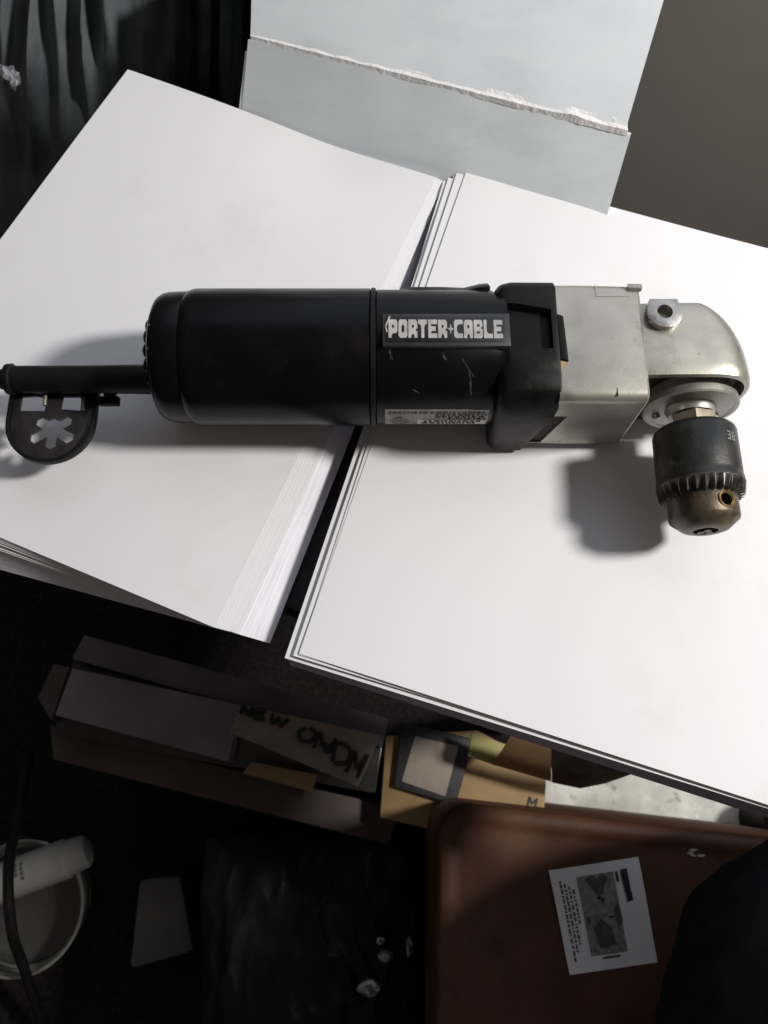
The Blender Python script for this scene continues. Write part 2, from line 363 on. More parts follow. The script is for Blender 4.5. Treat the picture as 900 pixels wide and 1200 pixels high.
# box body down to the floor behind the panels
bm = NB(); D = Vector((0, .010, -.016)); quad = [b0 + Vector((.004, .008, -.012)), b1 + Vector((-.004, .008, -.012)), s1 + D, t1 + D + Vector((-.006, 0, 0)), t0 + D + Vector((.006, 0, 0)), s0 + D]
secs = [quad, [Vector((p.x, p.y, FLOOR)) for p in quad]]
loft(bm, secs); link('body', bm, M['carton'], root, smooth=False)
# torn ridge: a ragged strip of fibre along the fold
bm = NB(); secs = []
for i in range(91):
    f = i / 90; p = s0.lerp(s1, f)
    wv = 0.0032 + 0.0009 * noise.noise((f * 9, 0, 0)) + 0.0012 * noise.noise((f * 40, 3, 0)) + (0.0012 if f > .8 else 0)
    hh = 0.0017 + 0.0004 * noise.noise((f * 25, 7, 0)) + 0.0014 * math.exp(-((f - .86) / .03) ** 2)
    secs.append([p + Vector((0, -wv * .15 + .0006 * noise.noise((f * 60, 1, 1)), -.0008)), p + Vector((0, wv * 0.15, hh)), p + Vector((0, wv * 0.8, hh * .9 + .0004)), p + Vector((0, wv * 1.5, .0010 + wv * .6)), p + Vector((0, wv, -.002))])
loft(bm, secs); link('torn_edge', bm, M['torn'], root, smooth=False)

# ------------------------------------------------------------------ the right-angle drill
drill = thing('angle_drill', 'black and silver right-angle power drill lying across the two paper stacks', 'power drill', (0.02, 0.19, 0.0))
MY, MZ, MR = 0.1895, 0.0335, 0.0325
X = (1, 0, 0)
# motor housing (rear), end cap, front section
bm = NB(); lathe(bm, [(-.0940, .0300), (-.0925, .0316), (-.0900, .0325), (-.0880, .0327), (-.0068, .0327), (-.0063, .0322)], (0, MY, MZ), X, 96)
housing = link('motor_housing', bm, M['black_gloss'], drill)
bm = NB(); lathe(bm, [(-.1085, .0215), (-.1080, .0262), (-.1066, .0290), (-.1045, .0304), (-.1015, .0311), (-.0935, .0314), (-.0920, .0309)], (0, MY, MZ), X, 80)
cap = link('end_cap', bm, M['black_gloss'], drill)
for i in range(7):                                   # cooling ribs on the back of the cap
    a = R(28 + 20 * i); yy, zz = MY + .0185 * math.cos(a), MZ + .0185 * math.sin(a)
    bm = NB(); lathe(bm, [(0, .0035), (.0022, .0032), (.0030, .0020)], (-.1082, yy, zz), (-1, 0, 0), 10)
    link('cap_rib', bm, M['black_worn'], cap)
for a in (68, 88, 110):  # tiny bright dots standing in for highlights on the cap lugs
    yy, zz = MY + .0288 * math.cos(R(a)), MZ + .0288 * math.sin(R(a))
    bm = NB(); lathe(bm, [(0, .0006), (.0007, .0005)], (-.1058, yy, zz), (-.6, .5 * math.cos(R(a)), .8 * math.sin(R(a))), 8)
    link('screw_or_glint', bm, M['bright'], cap)
bm = NB(); lathe(bm, [(-.0062, .0318), (-.0060, .0330), (-.0041, .0330), (-.0037, .0318)], (0, MY, MZ), X, 96)
o = link('seam_ring', bm, M['black_worn'], drill); o['label'] = 'grey worn ring between the two motor sections'
bm = NB(); lathe(bm, [(-.0036, .0316), (-.0033, .0321), (.0500, .0321), (.0520, .0310), (.0560, .0310)], (0, MY, MZ), X, 96)
front = link('front_housing', bm, M['black_gloss'], drill)

# badge with its lettering
bx0, bx1, by0, by1, bz = -.0008, .0562, .1778, .1942, MZ + MR - .0012
bm = NB(); box(bm, bx0, bx1, by0, by1, bz - .004, bz + .0016); badge = link('badge', bm, M['badge_rim'], drill, bevel=.0005)
bm = NB(); box(bm, bx0 + .0016, bx1 - .0022, by0 + .0018, by1 - .0018, bz + .0014, bz + .0019); o = link('badge_field', bm, M['badge'], badge, bevel=.00015)
G = {'P': '11111.|111111|11..11|11..11|111111|11111.|11....|11....', 'O': '.1111.|111111|11..11|11..11|11..11|11..11|111111|.1111.',
     'R': '11111.|111111|11..11|11..11|11111.|111111|11..11|11..11', 'T': '111111|111111|..11..|..11..|..11..|..11..|..11..|..11..',
     'E': '111111|111111|11....|11111.|11111.|11....|111111|111111', 'C': '.11111|111111|11....|11....|11....|11....|111111|.11111',
     'A': '.1111.|111111|11..11|11..11|111111|111111|11..11|11..11', 'B': '11111.|111111|11..11|11111.|111111|11..11|111111|11111.',
     'L': '11....|11....|11....|11....|11....|11....|111111|111111'}
def words(bm, text, org, ux, uy, h, track=1.12, thick=.00025, nrm=None):
    x = 0; cell = h / 8
    for ch in text:
        if ch == '+':
            c = (x + 1.6 * cell, 4 * cell); k = 2.4 * cell; q = []
            for i in range(8):
                r_ = k if i % 2 == 0 else k * .36; q.append((c[0] + r_ * math.sin(i * math.pi / 4) * .8, c[1] + r_ * math.cos(i * math.pi / 4)))
            flat_shapes(bm, [q], org, ux, uy, thick, nrm); x += cell * 3.6; continue
        if ch == ' ': x += cell * 4; continue
        rows = G[ch].split('|'); pl = []
        for rI, row in enumerate(rows):
            c0 = None
            for cI, c in enumerate(row + '.'):
                if c == '1' and c0 is None: c0 = cI
                if c != '1' and c0 is not None:
                    pl.append([(x + c0 * cell * .92, (8 - rI - 1) * cell), (x + cI * cell * .92, (8 - rI - 1) * cell), (x + cI * cell * .92, (8 - rI) * cell), (x + c0 * cell * .92, (8 - rI) * cell)]); c0 = None
        for rI, row in enumerate(rows):
            for cI, c in enumerate(row):
                if c == '1': continue
                on = lambda r_, c_: 0 <= r_ < 8 and 0 <= c_ < 6 and rows[r_][c_] == '1'
                up_, dn_, lf_, rt_ = on(rI - 1, cI), on(rI + 1, cI), on(rI, cI - 1), on(rI, cI + 1)
                if (up_ + dn_, lf_ + rt_) != (1, 1): continue
                xa, xb, ya, yb = x + cI * cell * .92, x + (cI + 1) * cell * .92, (7 - rI) * cell, (8 - rI) * cell
                cx_, cy_ = (xa if lf_ else xb), (yb if up_ else ya)
                pl.append([(cx_, cy_), (xb if lf_ else xa, cy_), (cx_, ya if up_ else yb)])
        flat_shapes(bm, pl, org, ux, uy, thick, nrm); x += cell * 6 * .92 * track
    return x
bm = NB(); LH = .0092
tmp = NB(); wid = words(tmp, 'PORTER+CABLE', Vector((0, 0, 0)), Vector((1, 0, 0)), Vector((0, 1, 0)), LH); tmp.free()
sx = .0512 / wid
words(bm, 'PORTER+CABLE', Vector((bx0 + .0028, by0 + .0038, bz + .00188)), Vector((sx, -.004, 0)), Vector((0, 1, 0)), LH, nrm=Vector((0, 0, 1)))
link('lettering', bm, M['letter'], badge, smooth=False)
bm = NB(); flat_shapes(bm, [[(0, 0), (.0006, -.0001), (.0026, .0052), (.0018, .0050)], [(.0001, -.0003), (.0007, -.0005), (.0013, -.0028), (.0007, -.0030)]], Vector((bx0 + .0012, by0 + .0095, bz + .0020)), Vector((1, 0, 0)), Vector((0, 1, 0)), .0002)
link('chipped_corner', bm, M['letter'], badge, smooth=False)

# rating sticker wrapped round the lower front of the motor
def wrap_patch(bm, x0, x1, a0, a1, r, th, nseg=8):
    secs = []
    for i in range(nseg + 1):
        a = R(a0 + (a1 - a0) * i / nseg); c, s = math.cos(a), math.sin(a)
        secs.append([(x0, MY - r * c, MZ + r * s), (x1, MY - r * c, MZ + r * s), (x1, MY - (r + th) * c, MZ + (r + th) * s), (x0, MY - (r + th) * c, MZ + (r + th) * s)])
    return loft(bm, secs)
bm = NB(); wrap_patch(bm, .0005, .0490, -14, 15, .0320, .0003); st = link('rating_sticker', bm, M['sticker'], drill)
bm = NB(); wrap_patch(bm, .0160, .0480, -10, -1, .0323, .0002); link('pale_band', bm, M['sticker_pale'], st)
bm = NB()
for row, (a, x0, x1) in enumerate(((11, .002, .047), (7.5, .024, .048), (4, .024, .047), (1, .030, .048), (-3, .019, .046), (-7, .018, .044))):
    x = x0
    while x < x1:
        l = random.uniform(.0008, .0028); wrap_patch(bm, x, min(x + l, x1), a - .9, a + .9, .03235 if row < 4 else .0326, .0002, 1); x += l + random.uniform(.0004, .0012)
link('print', bm, M['ink'], st, smooth=False)
bm = NB(); lathe(bm, [(0, .0045), (.0004, .0044)], (.0075, MY - .0319 * math.cos(R(-4)), MZ - .0319 * math.sin(R(4))), (0, -1, -.07), 24); link('oval_mark', bm, M['badge_rim'], st)

def scuff(x0, x1, a0, a1, r, m='scuff_grey'):
    bm = NB(); n = 9; secs = []
    for i in range(n + 1):
        f = i / n; a = R(a0 + (a1 - a0) * f); wv = .0004 + .0020 * abs(noise.noise((f * 5, a0, 1))) * math.sin(math.pi * f) ** .5; xx = x0 + (x1 - x0) * f + .0006 * noise.noise((f * 7, a1, 2))
        secs.append([(xx + dx, MY - rr * math.cos(a), MZ + rr * math.sin(a)) for dx, rr in ((-wv, r - .0002), (-wv * .5, r + .00008), (wv * .5, r + .00008), (wv, r - .0002))])
    loft(bm, secs); return link('scuff', bm, M[m], front, smooth=False)
scuff(.0345, .0405, 62, 46, .0321); scuff(.0385, .0395, 52, 30, .0321); scuff(.0130, .0160, 36, 32, .0321); scuff(.0020, .0035, 70, 60, .0321); scuff(.0260, .0275, 66, 60, .0321)
# switch ridge along the back of the front section
bm = NB(); loft(bm, [[(x, MY + .0225, MZ + .018), (x, MY + .0295, MZ + .009), (x, MY + .0322 - d, MZ + .015), (x, MY + .0262 - d * .5, MZ + .0217 - d)] for x, d in ((.0085, .004), (.012, .002), (.028, .002), (.038, .0025), (.0455, .0005), (.0500, .0))])
link('switch_slide', bm, M['black_worn'], drill, bevel=.0006)

# square black collar
bm = NB()
sec = lambda x, k, top, bot=.0022: [(x, .1535 + k, bot + k), (x, .2185 - k, bot + k), (x, .2195 - k, .046), (x, .2165 - k, top - .003), (x, .2125 - k, top), (x, .166 + k, top), (x, .1600 + k, top - .0022), (x, .1545 + k, .0500), (x, .1535 + k, .044)]
last = [(.0795 if y > .17 or z > .046 else .0690 + (.0785 - .0690) * max(0, z) / .044, y, z) for x, y, z in sec(.0795, 0, .0600)]
loft(bm, [sec(.0515, .0035, .0575), sec(.0545, .0008, .0595), sec(.0590, 0, .0602), last])
collar = link('collar', bm, M['black_worn'], drill, bevel=.0012)
c1 = NB(); loft(c1, [[(.0500, .1795, .0560), (.0500, .2035, .0560), (.0500, .2060, .0660), (.0500, .1765, .0660)], [(.0760, .1815, .0560), (.0760, .1990, .0560), (.0770, .2025, .0660), (.0770, .1785, .0660)]])
c2 = NB(); loft(c2, [[(.0560, .1655, .0578), (.0560, .1760, .0568), (.0560, .1765, .0660), (.0560, .1640, .0660)], [(.0790, .1680, .0585), (.0790, .1745, .0578), (.0790, .1750, .0660), (.0790, .1650, .0660)]])
cut(collar, [c1])

# silver gearbox, rounded block
def rrect(x, y0, y1, z0, z1, r, n=5):
    out = []
    for cy, cz, a0 in ((y1 - r, z1 - r, 0), (y0 + r, z1 - r, 90), (y0 + r, z0 + r, 180), (y1 - r, z0 + r, 270)):
        for i in range(n + 1):
            a = R(a0 + 90 * i / n); out.append((x, cy + r * math.cos(a), cz + r * math.sin(a)))
    return out
bm = NB()
loft(bm, [rrect(.0640, .1565, .2120, .0030, .0500, .0045), rrect(.0780, .1563, .2130, .0028, .0500, .0045), rrect(.0786, .1562, .2165, .0028, .0573, .0045), rrect(.0900, .1560, .2165, .0028, .0574, .0045), rrect(.1120, .1560, .2160, .0026, .0574, .0048), rrect(.1178, .1562, .2155, .0026, .0572, .0048), rrect(.1190, .1572, .2145, .0036, .0562, .0042)])
gear = link('gearbox', bm, M['cast'], drill)
bm = NB(); loft(bm, [[(.0795, .1755, .0570), (.0795, .1985, .0570), (.0795, .1985, .0590), (.0795, .1755, .0590)], [(.0832, .1745, .0570), (.0822, .1975, .0570), (.0822, .1975, .0590), (.0832, .1745, .0590)]])
link('locking_tab', bm, M['black_worn'], gear, bevel=.0004)
bm = NB(); loft(bm, [[(.0797, .1690, .0570), (.0797, .1752, .0570), (.0797, .1750, .0579), (.0797, .1695, .0574)], [(.0812, .1725, .0570), (.0832, .1750, .0570), (.0830, .1748, .0578), (.0810, .1730, .0574)]])
link('grease_spot', bm, M['glue'], gear)
slot = NB(); poly_prism(slot, [(.0690, .150, .0075), (.0785, .150, .0075), (.0855, .150, .0390), (.0770, .150, .0390)], (0, .0105, 0))
cut(gear, [slot])
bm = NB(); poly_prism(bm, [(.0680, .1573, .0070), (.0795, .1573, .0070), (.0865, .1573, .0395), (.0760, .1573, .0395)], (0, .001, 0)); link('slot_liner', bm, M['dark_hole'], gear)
bm = NB(); lathe(bm, [(0, .0018), (.006, .0018), (.0064, .0014)], (.1135, .2132, .0573), X, 16); link('hinge_pin', bm, M['bright'], gear)
bm = NB(); box(bm, .0985, .1135, .2085, .2087, .0572, .0576); box(bm, .0983, .0985, .2085, .2150, .0572, .0576); link('casting_line', bm, M['plate'], gear, smooth=False)
bm = NB(); lathe(bm, [(0, .0022), (.0016, .0021), (.0022, .0014)], (.1188, .1635, .0440), X, 18); link('screw_or_glint', bm, M['bright'], gear)
bm = NB(); lathe(bm, [(0, .0022), (.0016, .0021), (.0022, .0014)], (.1188, .1620, .0120), X, 18); link('screw_or_glint', bm, M['bright'], gear)
bm = NB(); box(bm, .1040, .1043, .1578, .1618, .0569, .0576); link('scratch', bm, M['dark_hole'], gear, smooth=False)

# right-angle head
HX, HZ = .1475, .0302
bm = NB(); secs = []
for k in range(19):
    f = k / 18; y = .1685 + (.2085 - .1685) * math.sin(f * math.pi / 2)
    c = math.sqrt(max(0, 1 - ((y - .1685) / .0418) ** 2.6)) if f < 1 else .20
    rt, tp, bt = .0250 * max(.30, c ** 1.0), .0263 * (0.70 + .30 * max(0, c) ** .7), .0263 * (0.62 + .38 * max(0, c))
    if k == 0: rt, tp, bt = rt - .0006, tp - .0006, bt - .0006
    ring = []
    for i in range(48):
        a = 2 * math.pi * i / 48; ca, sa = math.cos(a), math.sin(a); e = 2 / 2.7
        xx = math.copysign(abs(ca) ** e, ca); zz = math.copysign(abs(sa) ** e, sa)
        if xx > 0: px = HX + .002 * (c - 1) + xx * rt
        else: px = HX + xx * .0700
        ring.append((px, y + (0.0009 if k == 0 else 0) - (.0000 if k else 0), HZ + zz * (tp if zz > 0 else bt)))
    secs.append(ring)
lip = secs[0]
secs.insert(0, [(HX + (p[0] - HX) * .915, .1690, HZ + (p[2] - HZ) * .915) for p in lip])
secs.insert(0, [(HX + (p[0] - HX) * .890, .1770, HZ + (p[2] - HZ) * .890) for p in lip])
loft(bm, secs); head = link('angle_head', bm, M['cast'], drill, angle=50)
lug = (.1292, .2000)
bm = NB(); ring = [(lug[0] + .0082 * math.cos(R(a)), lug[1] + .0082 * math.sin(R(a)), .0520) for a in range(150, 391, 10)] + [(lug[0] + .0064, lug[1] + .0068, .0520), (lug[0] - .0064, lug[1] + .0068, .0520)]
poly_prism(bm, ring, (0, 0, .0066)); lg = link('screw_lug', bm, M['bright'], head, bevel=.0005)
h = NB(); lathe(h, [(0, .0036), (.012, .0036)], (lug[0], lug[1], .0535), (0, 0, 1), 28); cut(lg, [h])
bm = NB(); lathe(bm, [(0, .0040), (.0008, .0038)], (lug[0], lug[1], .0526), (0, 0, 1), 24); link('screw_or_glint', bm, M['dark_hole'], lg)
# bearing plate, nut, chuck - axis towards the viewer
Y_ = (0, -1, 0)
bm = NB(); lathe(bm, [(0, .0200), (.0050, .0205), (.0056, .0220), (.0088, .0224), (.0096, .0218), (.0096, .0203), (.0090, .0196), (.0090, .0120), (.0100, .0112), (.0125, .0108)], (HX, .1735, HZ - .0018), Y_, 64)
plate = link('bearing_plate', bm, M['plate'], head)
for a in (205, 335):
    bm = NB(); lathe(bm, [(0, .0020), (.0015, .0019), (.0019, .0012)], (HX + .0158 * math.cos(R(a)), .1646, HZ - .0018 + .0158 * math.sin(R(a))), Y_, 14); link('screw_or_glint', bm, M['bright'], plate)
bm = NB(); lathe(bm, [(0, .0098), (.0004, .0104), (.0085, .0104), (.0095, .0095)], (HX + .0005, .1605, HZ), Y_, 6); link('hex_nut', bm, M['spindle'], drill, smooth=False)
CX = HX - .0005; CY = .1530
chuck = thing('chuck', 'x', 'x', (CX, CY, HZ)); del chuck['label']; del chuck['category']; chuck.parent = drill; chuck.location = Vector((CX, CY, HZ)) - drill.location
bm = NB(); lathe(bm, [(0, .0150), (.0004, .0172), (.0016, .0184), (.0032, .0190), (.0240, .0192), (.0258, .0192), (.0262, .0195), (.0285, .0197)], (CX, CY, HZ), Y_, 96, cap1=False)
NT = 30; seg = NT * 6
def tooth(k, i, r):
    tri = abs((i % 6) - 3) / 3
    return r - (0, .0001, .0034, .0010)[k] * (1 - tri) ** .8
sl = link('sleeve', bm, M['chuck'], chuck)
bm = NB()
lathe(bm, [(.0282, .0197), (.0288, .0198), (.0345, .0188), (.0356, .0152)], (CX, CY, HZ), Y_, seg, rfun=tooth)
link('gear_teeth', bm, M['teeth'], chuck, smooth=False)
bm = NB(); lathe(bm, [(.0300, .0150), (.0340, .0155), (.0440, .0157), (.0450, .0154), (.0492, .0105), (.0500, .0080), (.0500, .0055), (.0440, .0050)], (CX, CY, HZ), Y_, 72)
nose = link('nose', bm, M['chuck_nose'], chuck)
ka = R(71)
h = NB(); lathe(h, [(0, .0030), (.02, .0030)], (CX + .0095 * math.cos(ka), CY - .0392, HZ + .0095 * math.sin(ka)), (math.cos(ka), 0, math.sin(ka)), 24); cut(nose, [h])
d = Vector((math.cos(ka), 0, math.sin(ka)))
bm = NB(); lathe(bm, [(0, .0031), (.0006, .0037), (.0004, .0041), (-.0008, .0041)], Vector((CX, CY - .0392, HZ)) + d * .0154, d, 28, cap0=False, cap1=False); link('key_hole_rim', bm, M['brass'], nose)
bm = NB(); lathe(bm, [(0, .0031), (.0004, .0030)], Vector((CX, CY - .0392, HZ)) + d * .0102, d, 20); link('key_hole_bottom', bm, M['dark_hole'], nose)
for a in (90, 210, 330):
    e = Vector((math.cos(R(a)), 0, math.sin(R(a)))); p = Vector((CX, CY - .0425, HZ)) + e * .0026
    bm = NB(); tube(bm, [p, p + Vector((0, -.0080, 0)) - e * .0004], [.0021, .0017], 8); link('jaw', bm, M['teeth'], chuck)
# stamped size on the sleeve
bm = NB(); pts3 = [(0, 1), (.7, 1), (.7, 0), (0, 0)]
def stamp(bm, rects, a0, y0, s):
    for (u0, v0, u1, v1) in rects:
        q = []
        for u, v in ((u0, v0), (u1, v0), (u1, v1), (u0, v1)):
            a = R(a0) - u * s / .0196; q.append(Vector((CX + .0190 * math.cos(a), y0 - (1 - v) * s, HZ + .0190 * math.sin(a))))
        n = Vector((math.cos(R(a0)), 0, math.sin(R(a0)))); poly_prism(bm, q, n * .0003)
three = [(0, .85, .55, 1), (.40, .58, .55, .85), (.10, .43, .55, .58), (.40, .15, .55, .43), (0, 0, .55, .15)]
eight = [(.75, .85, 1.3, 1), (.75, .58, .9, .85), (1.15, .58, 1.3, .85), (.75, .43, 1.3, .58), (.75, .15, .9, .43), (1.15, .15, 1.3, .43), (.75, 0, 1.3, .15)]
stamp(bm, three + eight, 66, CY - .0075, .0042); link('stamped_number', bm, M['sticker'], sl, smooth=False)

# cord guard, collar, brass end and the key holder hanging from it
TY, TZt = .1812, .0275
bm = NB(); lathe(bm, [(-.1845, .0050), (-.1840, .0075), (-.1815, .0077), (-.1808, .0066), (-.150, .0067), (-.118, .0072), (-.100, .0074)], (0, TY, TZt), X, 36); guard = link('cord_guard', bm, M['rubber'], drill)
bm = NB(); lathe(bm, [(-.1935, .0028), (-.190, .0035), (-.1870, .0050), (-.1842, .0052)], (0, TY, TZt), X, 20); link('cord_end', bm, M['rubber'], guard)
bm = NB(); lathe(bm, [(-.2030, .0022), (-.1975, .0024), (-.1930, .0038), (-.1890, .0038)], (0, TY + .001, TZt + .001), X, 16); link('wire_end', bm, M['brass'], guard)
bm = NB(); box(bm, -.1415, -.1315, .1715, .1760, .0165, .0200); box(bm, -.1390, -.1335, .1755, .1790, .0170, .0215); link('guard_tab', bm, M['rubber'], guard, bevel=.0006)
# U-shaped holder
KX, KY, KZ, KR = -.1635, .1620, .0195, .0200
outer = [(KX - KR, KY + .0180), (KX - KR, KY)] + [(KX + KR * math.cos(R(a)), KY + KR * math.sin(R(a))) for a in range(190, 351, 8)] + [(KX + KR, KY), (KX + KR, KY + .0180)]
bm = NB(); poly_prism(bm, [(x, y, KZ) for x, y in outer], (0, 0, -.0016)); kp = link('key_holder', bm, M['holder'], drill, bevel=.0003)
star = []
SX, SY = KX + .0010, KY - .0035
for k in range(6):
    a = 90 + 60 * k; L_ = (.0056, .0096, .0118, .0104, .0118, .0098)[k]
    for da, rr in ((-30, .0052), (-15, L_ * .93), (0, L_ * 1.03), (15, L_ * .95)): star.append((SX + rr * math.cos(R(a + da)), SY + rr * math.sin(R(a + da))))
c1 = NB(); poly_prism(c1, [(x, y, KZ + .003) for x, y in star], (0, 0, -.008))
c2 = NB(); poly_prism(c2, [(x, y, KZ + .003) for x, y in ((KX - .0165, KY + .0060), (KX - .0040, KY + .0060), (KX - .0040, KY + .0135), (KX - .0095, KY + .0142), (KX - .0165, KY + .0138))], (0, 0, -.008))
c3 = NB(); poly_prism(c3, [(x, y, KZ + .003) for x, y in ((KX + .0035, KY + .0070), (KX + .0155, KY + .0060), (KX + .0150, KY + .0138), (KX + .0040, KY + .0138))], (0, 0, -.008))
cut(kp, [c1, c2, c3])
bm = NB(); secs = []
for i, (x, y) in enumerate(outer):
    cx, cy = (KX, min(max(y, KY), KY + .018)); n = Vector((x - cx, y - cy, 0)); n.normalize()
    p = Vector((x, y, KZ)); secs.append([p - Vector((0, 0, .0026)), p + n * .0017 - Vector((0, 0, .0026)), p + n * .0017 + Vector((0, 0, .0022)), p + Vector((0, 0, .0022))])
loft(bm, secs); link('holder_rim', bm, M['rubber'], kp, bevel=.0004)
bm = NB(); tube(bm, spline([(KX - .0125, KY + .0155, KZ + .003), (KX - .0040, KY + .0140, KZ + .0035), (KX - .0030, KY + .0075, KZ + .003)], 8), .0010, 8); o = link('spring_clip', bm, M['spindle'], kp)
bm = NB(); tube(bm, spline([(KX + .002, KY + .0165, KZ + .003), (KX + .0100, KY + .0160, KZ + .0035), (KX + .0150, KY + .0120, KZ + .003), (KX + .0155, KY + .005, KZ + .0026)], 8), .0009, 8); link('spring_clip', bm, M['badge_rim'], kp)
bm = NB(); box(bm, KX - .0170, KX + .0180, KY + .0150, TY - .0035, KZ - .0012, KZ + .0055); link('holder_bridge', bm, M['rubber'], kp, bevel=.001)

# ------------------------------------------------------------------ red-brown case in front, with its label
CZ = -0.160
root = thing('case', 'red brown leatherette case with rounded corners in front of the table', 'case', (0.17, -0.17, FLOOR))
a_ = R(-6.2); ex = Vector((math.cos(a_), math.sin(a_), 0)); ey = Vector((math.sin(a_) * .25, -1, 0)).normalized()
org = Vector((0.0340, -0.0195, 0))
def rpoly(inset, rad, z, wd=.34, ln=.34):
    pts = []
    for cx, cy, a0 in ((wd - inset - rad, inset + rad, -90), (wd - inset - rad, ln - inset - rad, 0), (inset + rad, ln - inset - rad, 90), (inset + rad, inset + rad, 180)):
        for i in range(9):
            a = R(a0 + 90 * i / 8); p = org + ex * (cx + rad * math.cos(a)) + ey * (cy + rad * math.sin(a)); pts.append(Vector((p.x, p.y, z)))
    return pts
bm = NB(); loft(bm, [rpoly(0, .022, FLOOR), rpoly(0, .022, CZ - .006), rpoly(.0012, .021, CZ - .002), rpoly(.004, .019, CZ), rpoly(.0095, .015, CZ), rpoly(.0115, .014, CZ - .0016), rpoly(.0150, .012, CZ - .0022)])
link('body', bm, M['case'], root)
random.seed(3)
for k in range(9):
    p = at(random.uniform(800, 842), random.uniform(992, 1006), CZ - .0021); q = [(p.x + random.uniform(.0006, .0030) * math.cos(R(a)), p.y + random.uniform(.0004, .0012) * math.sin(R(a)), p.z) for a in range(0, 360, 45)]
    bm = NB(); poly_prism(bm, q, (0, 0, .0002 + .00004 * k)); link('scuff_mark', bm, M['scuff'], root, smooth=False)
p = at(738, 984, CZ - .0021); bm = NB(); poly_prism(bm, [(p.x - .0004, p.y - .0014, p.z), (p.x + .0006, p.y - .0014, p.z), (p.x + .0009, p.y + .0014, p.z), (p.x, p.y + .0014, p.z)], (0, 0, .0004))
link('scuff_mark', bm, M['scuff'], root, smooth=False)

LZ = CZ - .0012
q = [at(643, 1020, LZ), at(748, 1004, LZ), at(771, 1128, LZ), at(668, 1143, LZ)]
lab = thing('paper_label', 'small printed white paper label lying on the red brown case', 'label', (q[0] + q[2]) / 2)
bm = sheet_bm(*q, th=.0003, zf=lambda u, v: .0010 * math.sin(u * 3.1) * (1 - v) + .0006 * math.sin(v * 5)); link('sheet', bm, M['paper'], lab)
def lp(u, v, dz=.0):
    a = q[0] * (1 - u) * (1 - v) + q[1] * u * (1 - v) + q[2] * u * v + q[3] * (1 - u) * v
    return Vector((a.x, a.y, a.z + .0010 * math.sin(u * 3.1) * (1 - v) + .0006 * math.sin(v * 5) + .00012 + dz))
def pr(bm, uv, dz=0):
    poly_prism(bm, [lp(u, v, dz) for u, v in uv], (0, 0, .00012))
bm = NB()
for c in range(4):
    v = .12 + .03 * c
    while v < (.86, .80, .74, .55)[c]:
        l = random.uniform(.012, .05); u = .085 + .042 * c; pr(bm, [(u, v), (u + .022, v), (u + .022, v + l), (u, v + l)]); v += l + random.uniform(.010, .022)
pr(bm, [(.40, .88), (.60, .88), (.60, .90), (.40, .90)])
link('text_lines', bm, M['mid_ink'], lab, smooth=False)
bm = NB()
for i in range(5):
    for j in range(8):
        u0, v0 = .28 + .082 * i, .10 + .095 * j; pr(bm, [(u0, v0), (u0 + .082, v0), (u0 + .082, v0 + .095), (u0, v0 + .095)])
link('picture', bm, M['grey_ink'], lab, smooth=False)
bm = NB()
pr(bm, [(.36, .13), (.44, .10), (.50, .14), (.56, .10), (.62, .14), (.52, .30), (.47, .30)], .0002)
pr(bm, [(.62, .44), (.68, .40), (.70, .56), (.64, .66), (.62, .56)], .0002)
pr(bm, [(.36, .60), (.46, .52), (.56, .62), (.58, .78), (.40, .80)], .0002)
pr(bm, [(.30, .50), (.34, .48), (.35, .54), (.31, .56)], .0002)
link('picture_shapes', bm, M['mid_ink'], lab, smooth=False)
bm = NB()
for (u0, v0, u1, v1) in ((.77, .09, .845, .21), (.775, .21, .845, .31), (.785, .312, .85, .40), (.71, .10, .735, .20), (.46, .31, .50, .34), (.51, .33, .53, .37), (.55, .51, .61, .53)):
    pr(bm, [(u0, v0), (u1, v0), (u1, v1), (u0, v1)], .0003)
link('dark_block', bm, M['ink'], lab, smooth=False)

# ------------------------------------------------------------------ black bag at the right edge
def blob(bm, c, rad, n=2.4, seg=48, rings=24, amp=.006, fr=14, seed=0):
    secs = []
    for j in range(rings + 1):
        ph = -math.pi / 2 + math.pi * j / rings; ring = []
        for i in range(seg):
            th = 2 * math.pi * i / seg
            e = 2 / n; cp_, sp_ = max(math.cos(ph), .001), math.sin(ph)
            v = Vector((math.copysign(abs(math.cos(th)) ** e, math.cos(th)) * cp_ ** e, math.copysign(abs(math.sin(th)) ** e, math.sin(th)) * cp_ ** e, math.copysign(abs(sp_) ** e, sp_)))
            p = Vector((c[0] + v.x * rad[0], c[1] + v.y * rad[1], c[2] + v.z * rad[2]))
            k = noise.noise(p * fr + Vector((seed, 0, 0))) + .5 * noise.noise(p * fr * 2.3 + Vector((seed, 4, 0)))
            ring.append(p + v.normalized() * amp * k)
        secs.append(ring)
    return loft(bm, secs)
bg = thing('dark_bag', 'soft black cloth bag sitting on the red brown case at the lower right edge', 'bag', (0.31, -0.155, -0.163))
bm = NB(); blob(bm, (0.316, -0.156, -0.020), (0.196, 0.150, 0.1405), n=2.3, seg=96, rings=60, amp=.007, fr=16); link('body', bm, M['cloth'], bg)

# black pipe standing on the concrete at the frame's right edge
bm = NB(); c = at(903, 962, -.46); lathe(bm, [(0, .020), (.003, .022), (.060, .022), (.064, .018)], (c.x + .006, c.y, FLOOR), (0, 0, 1), 28)
tag(link('round_canister', bm, M['rubber'], None), 'black round canister on the concrete at the right edge', 'canister')

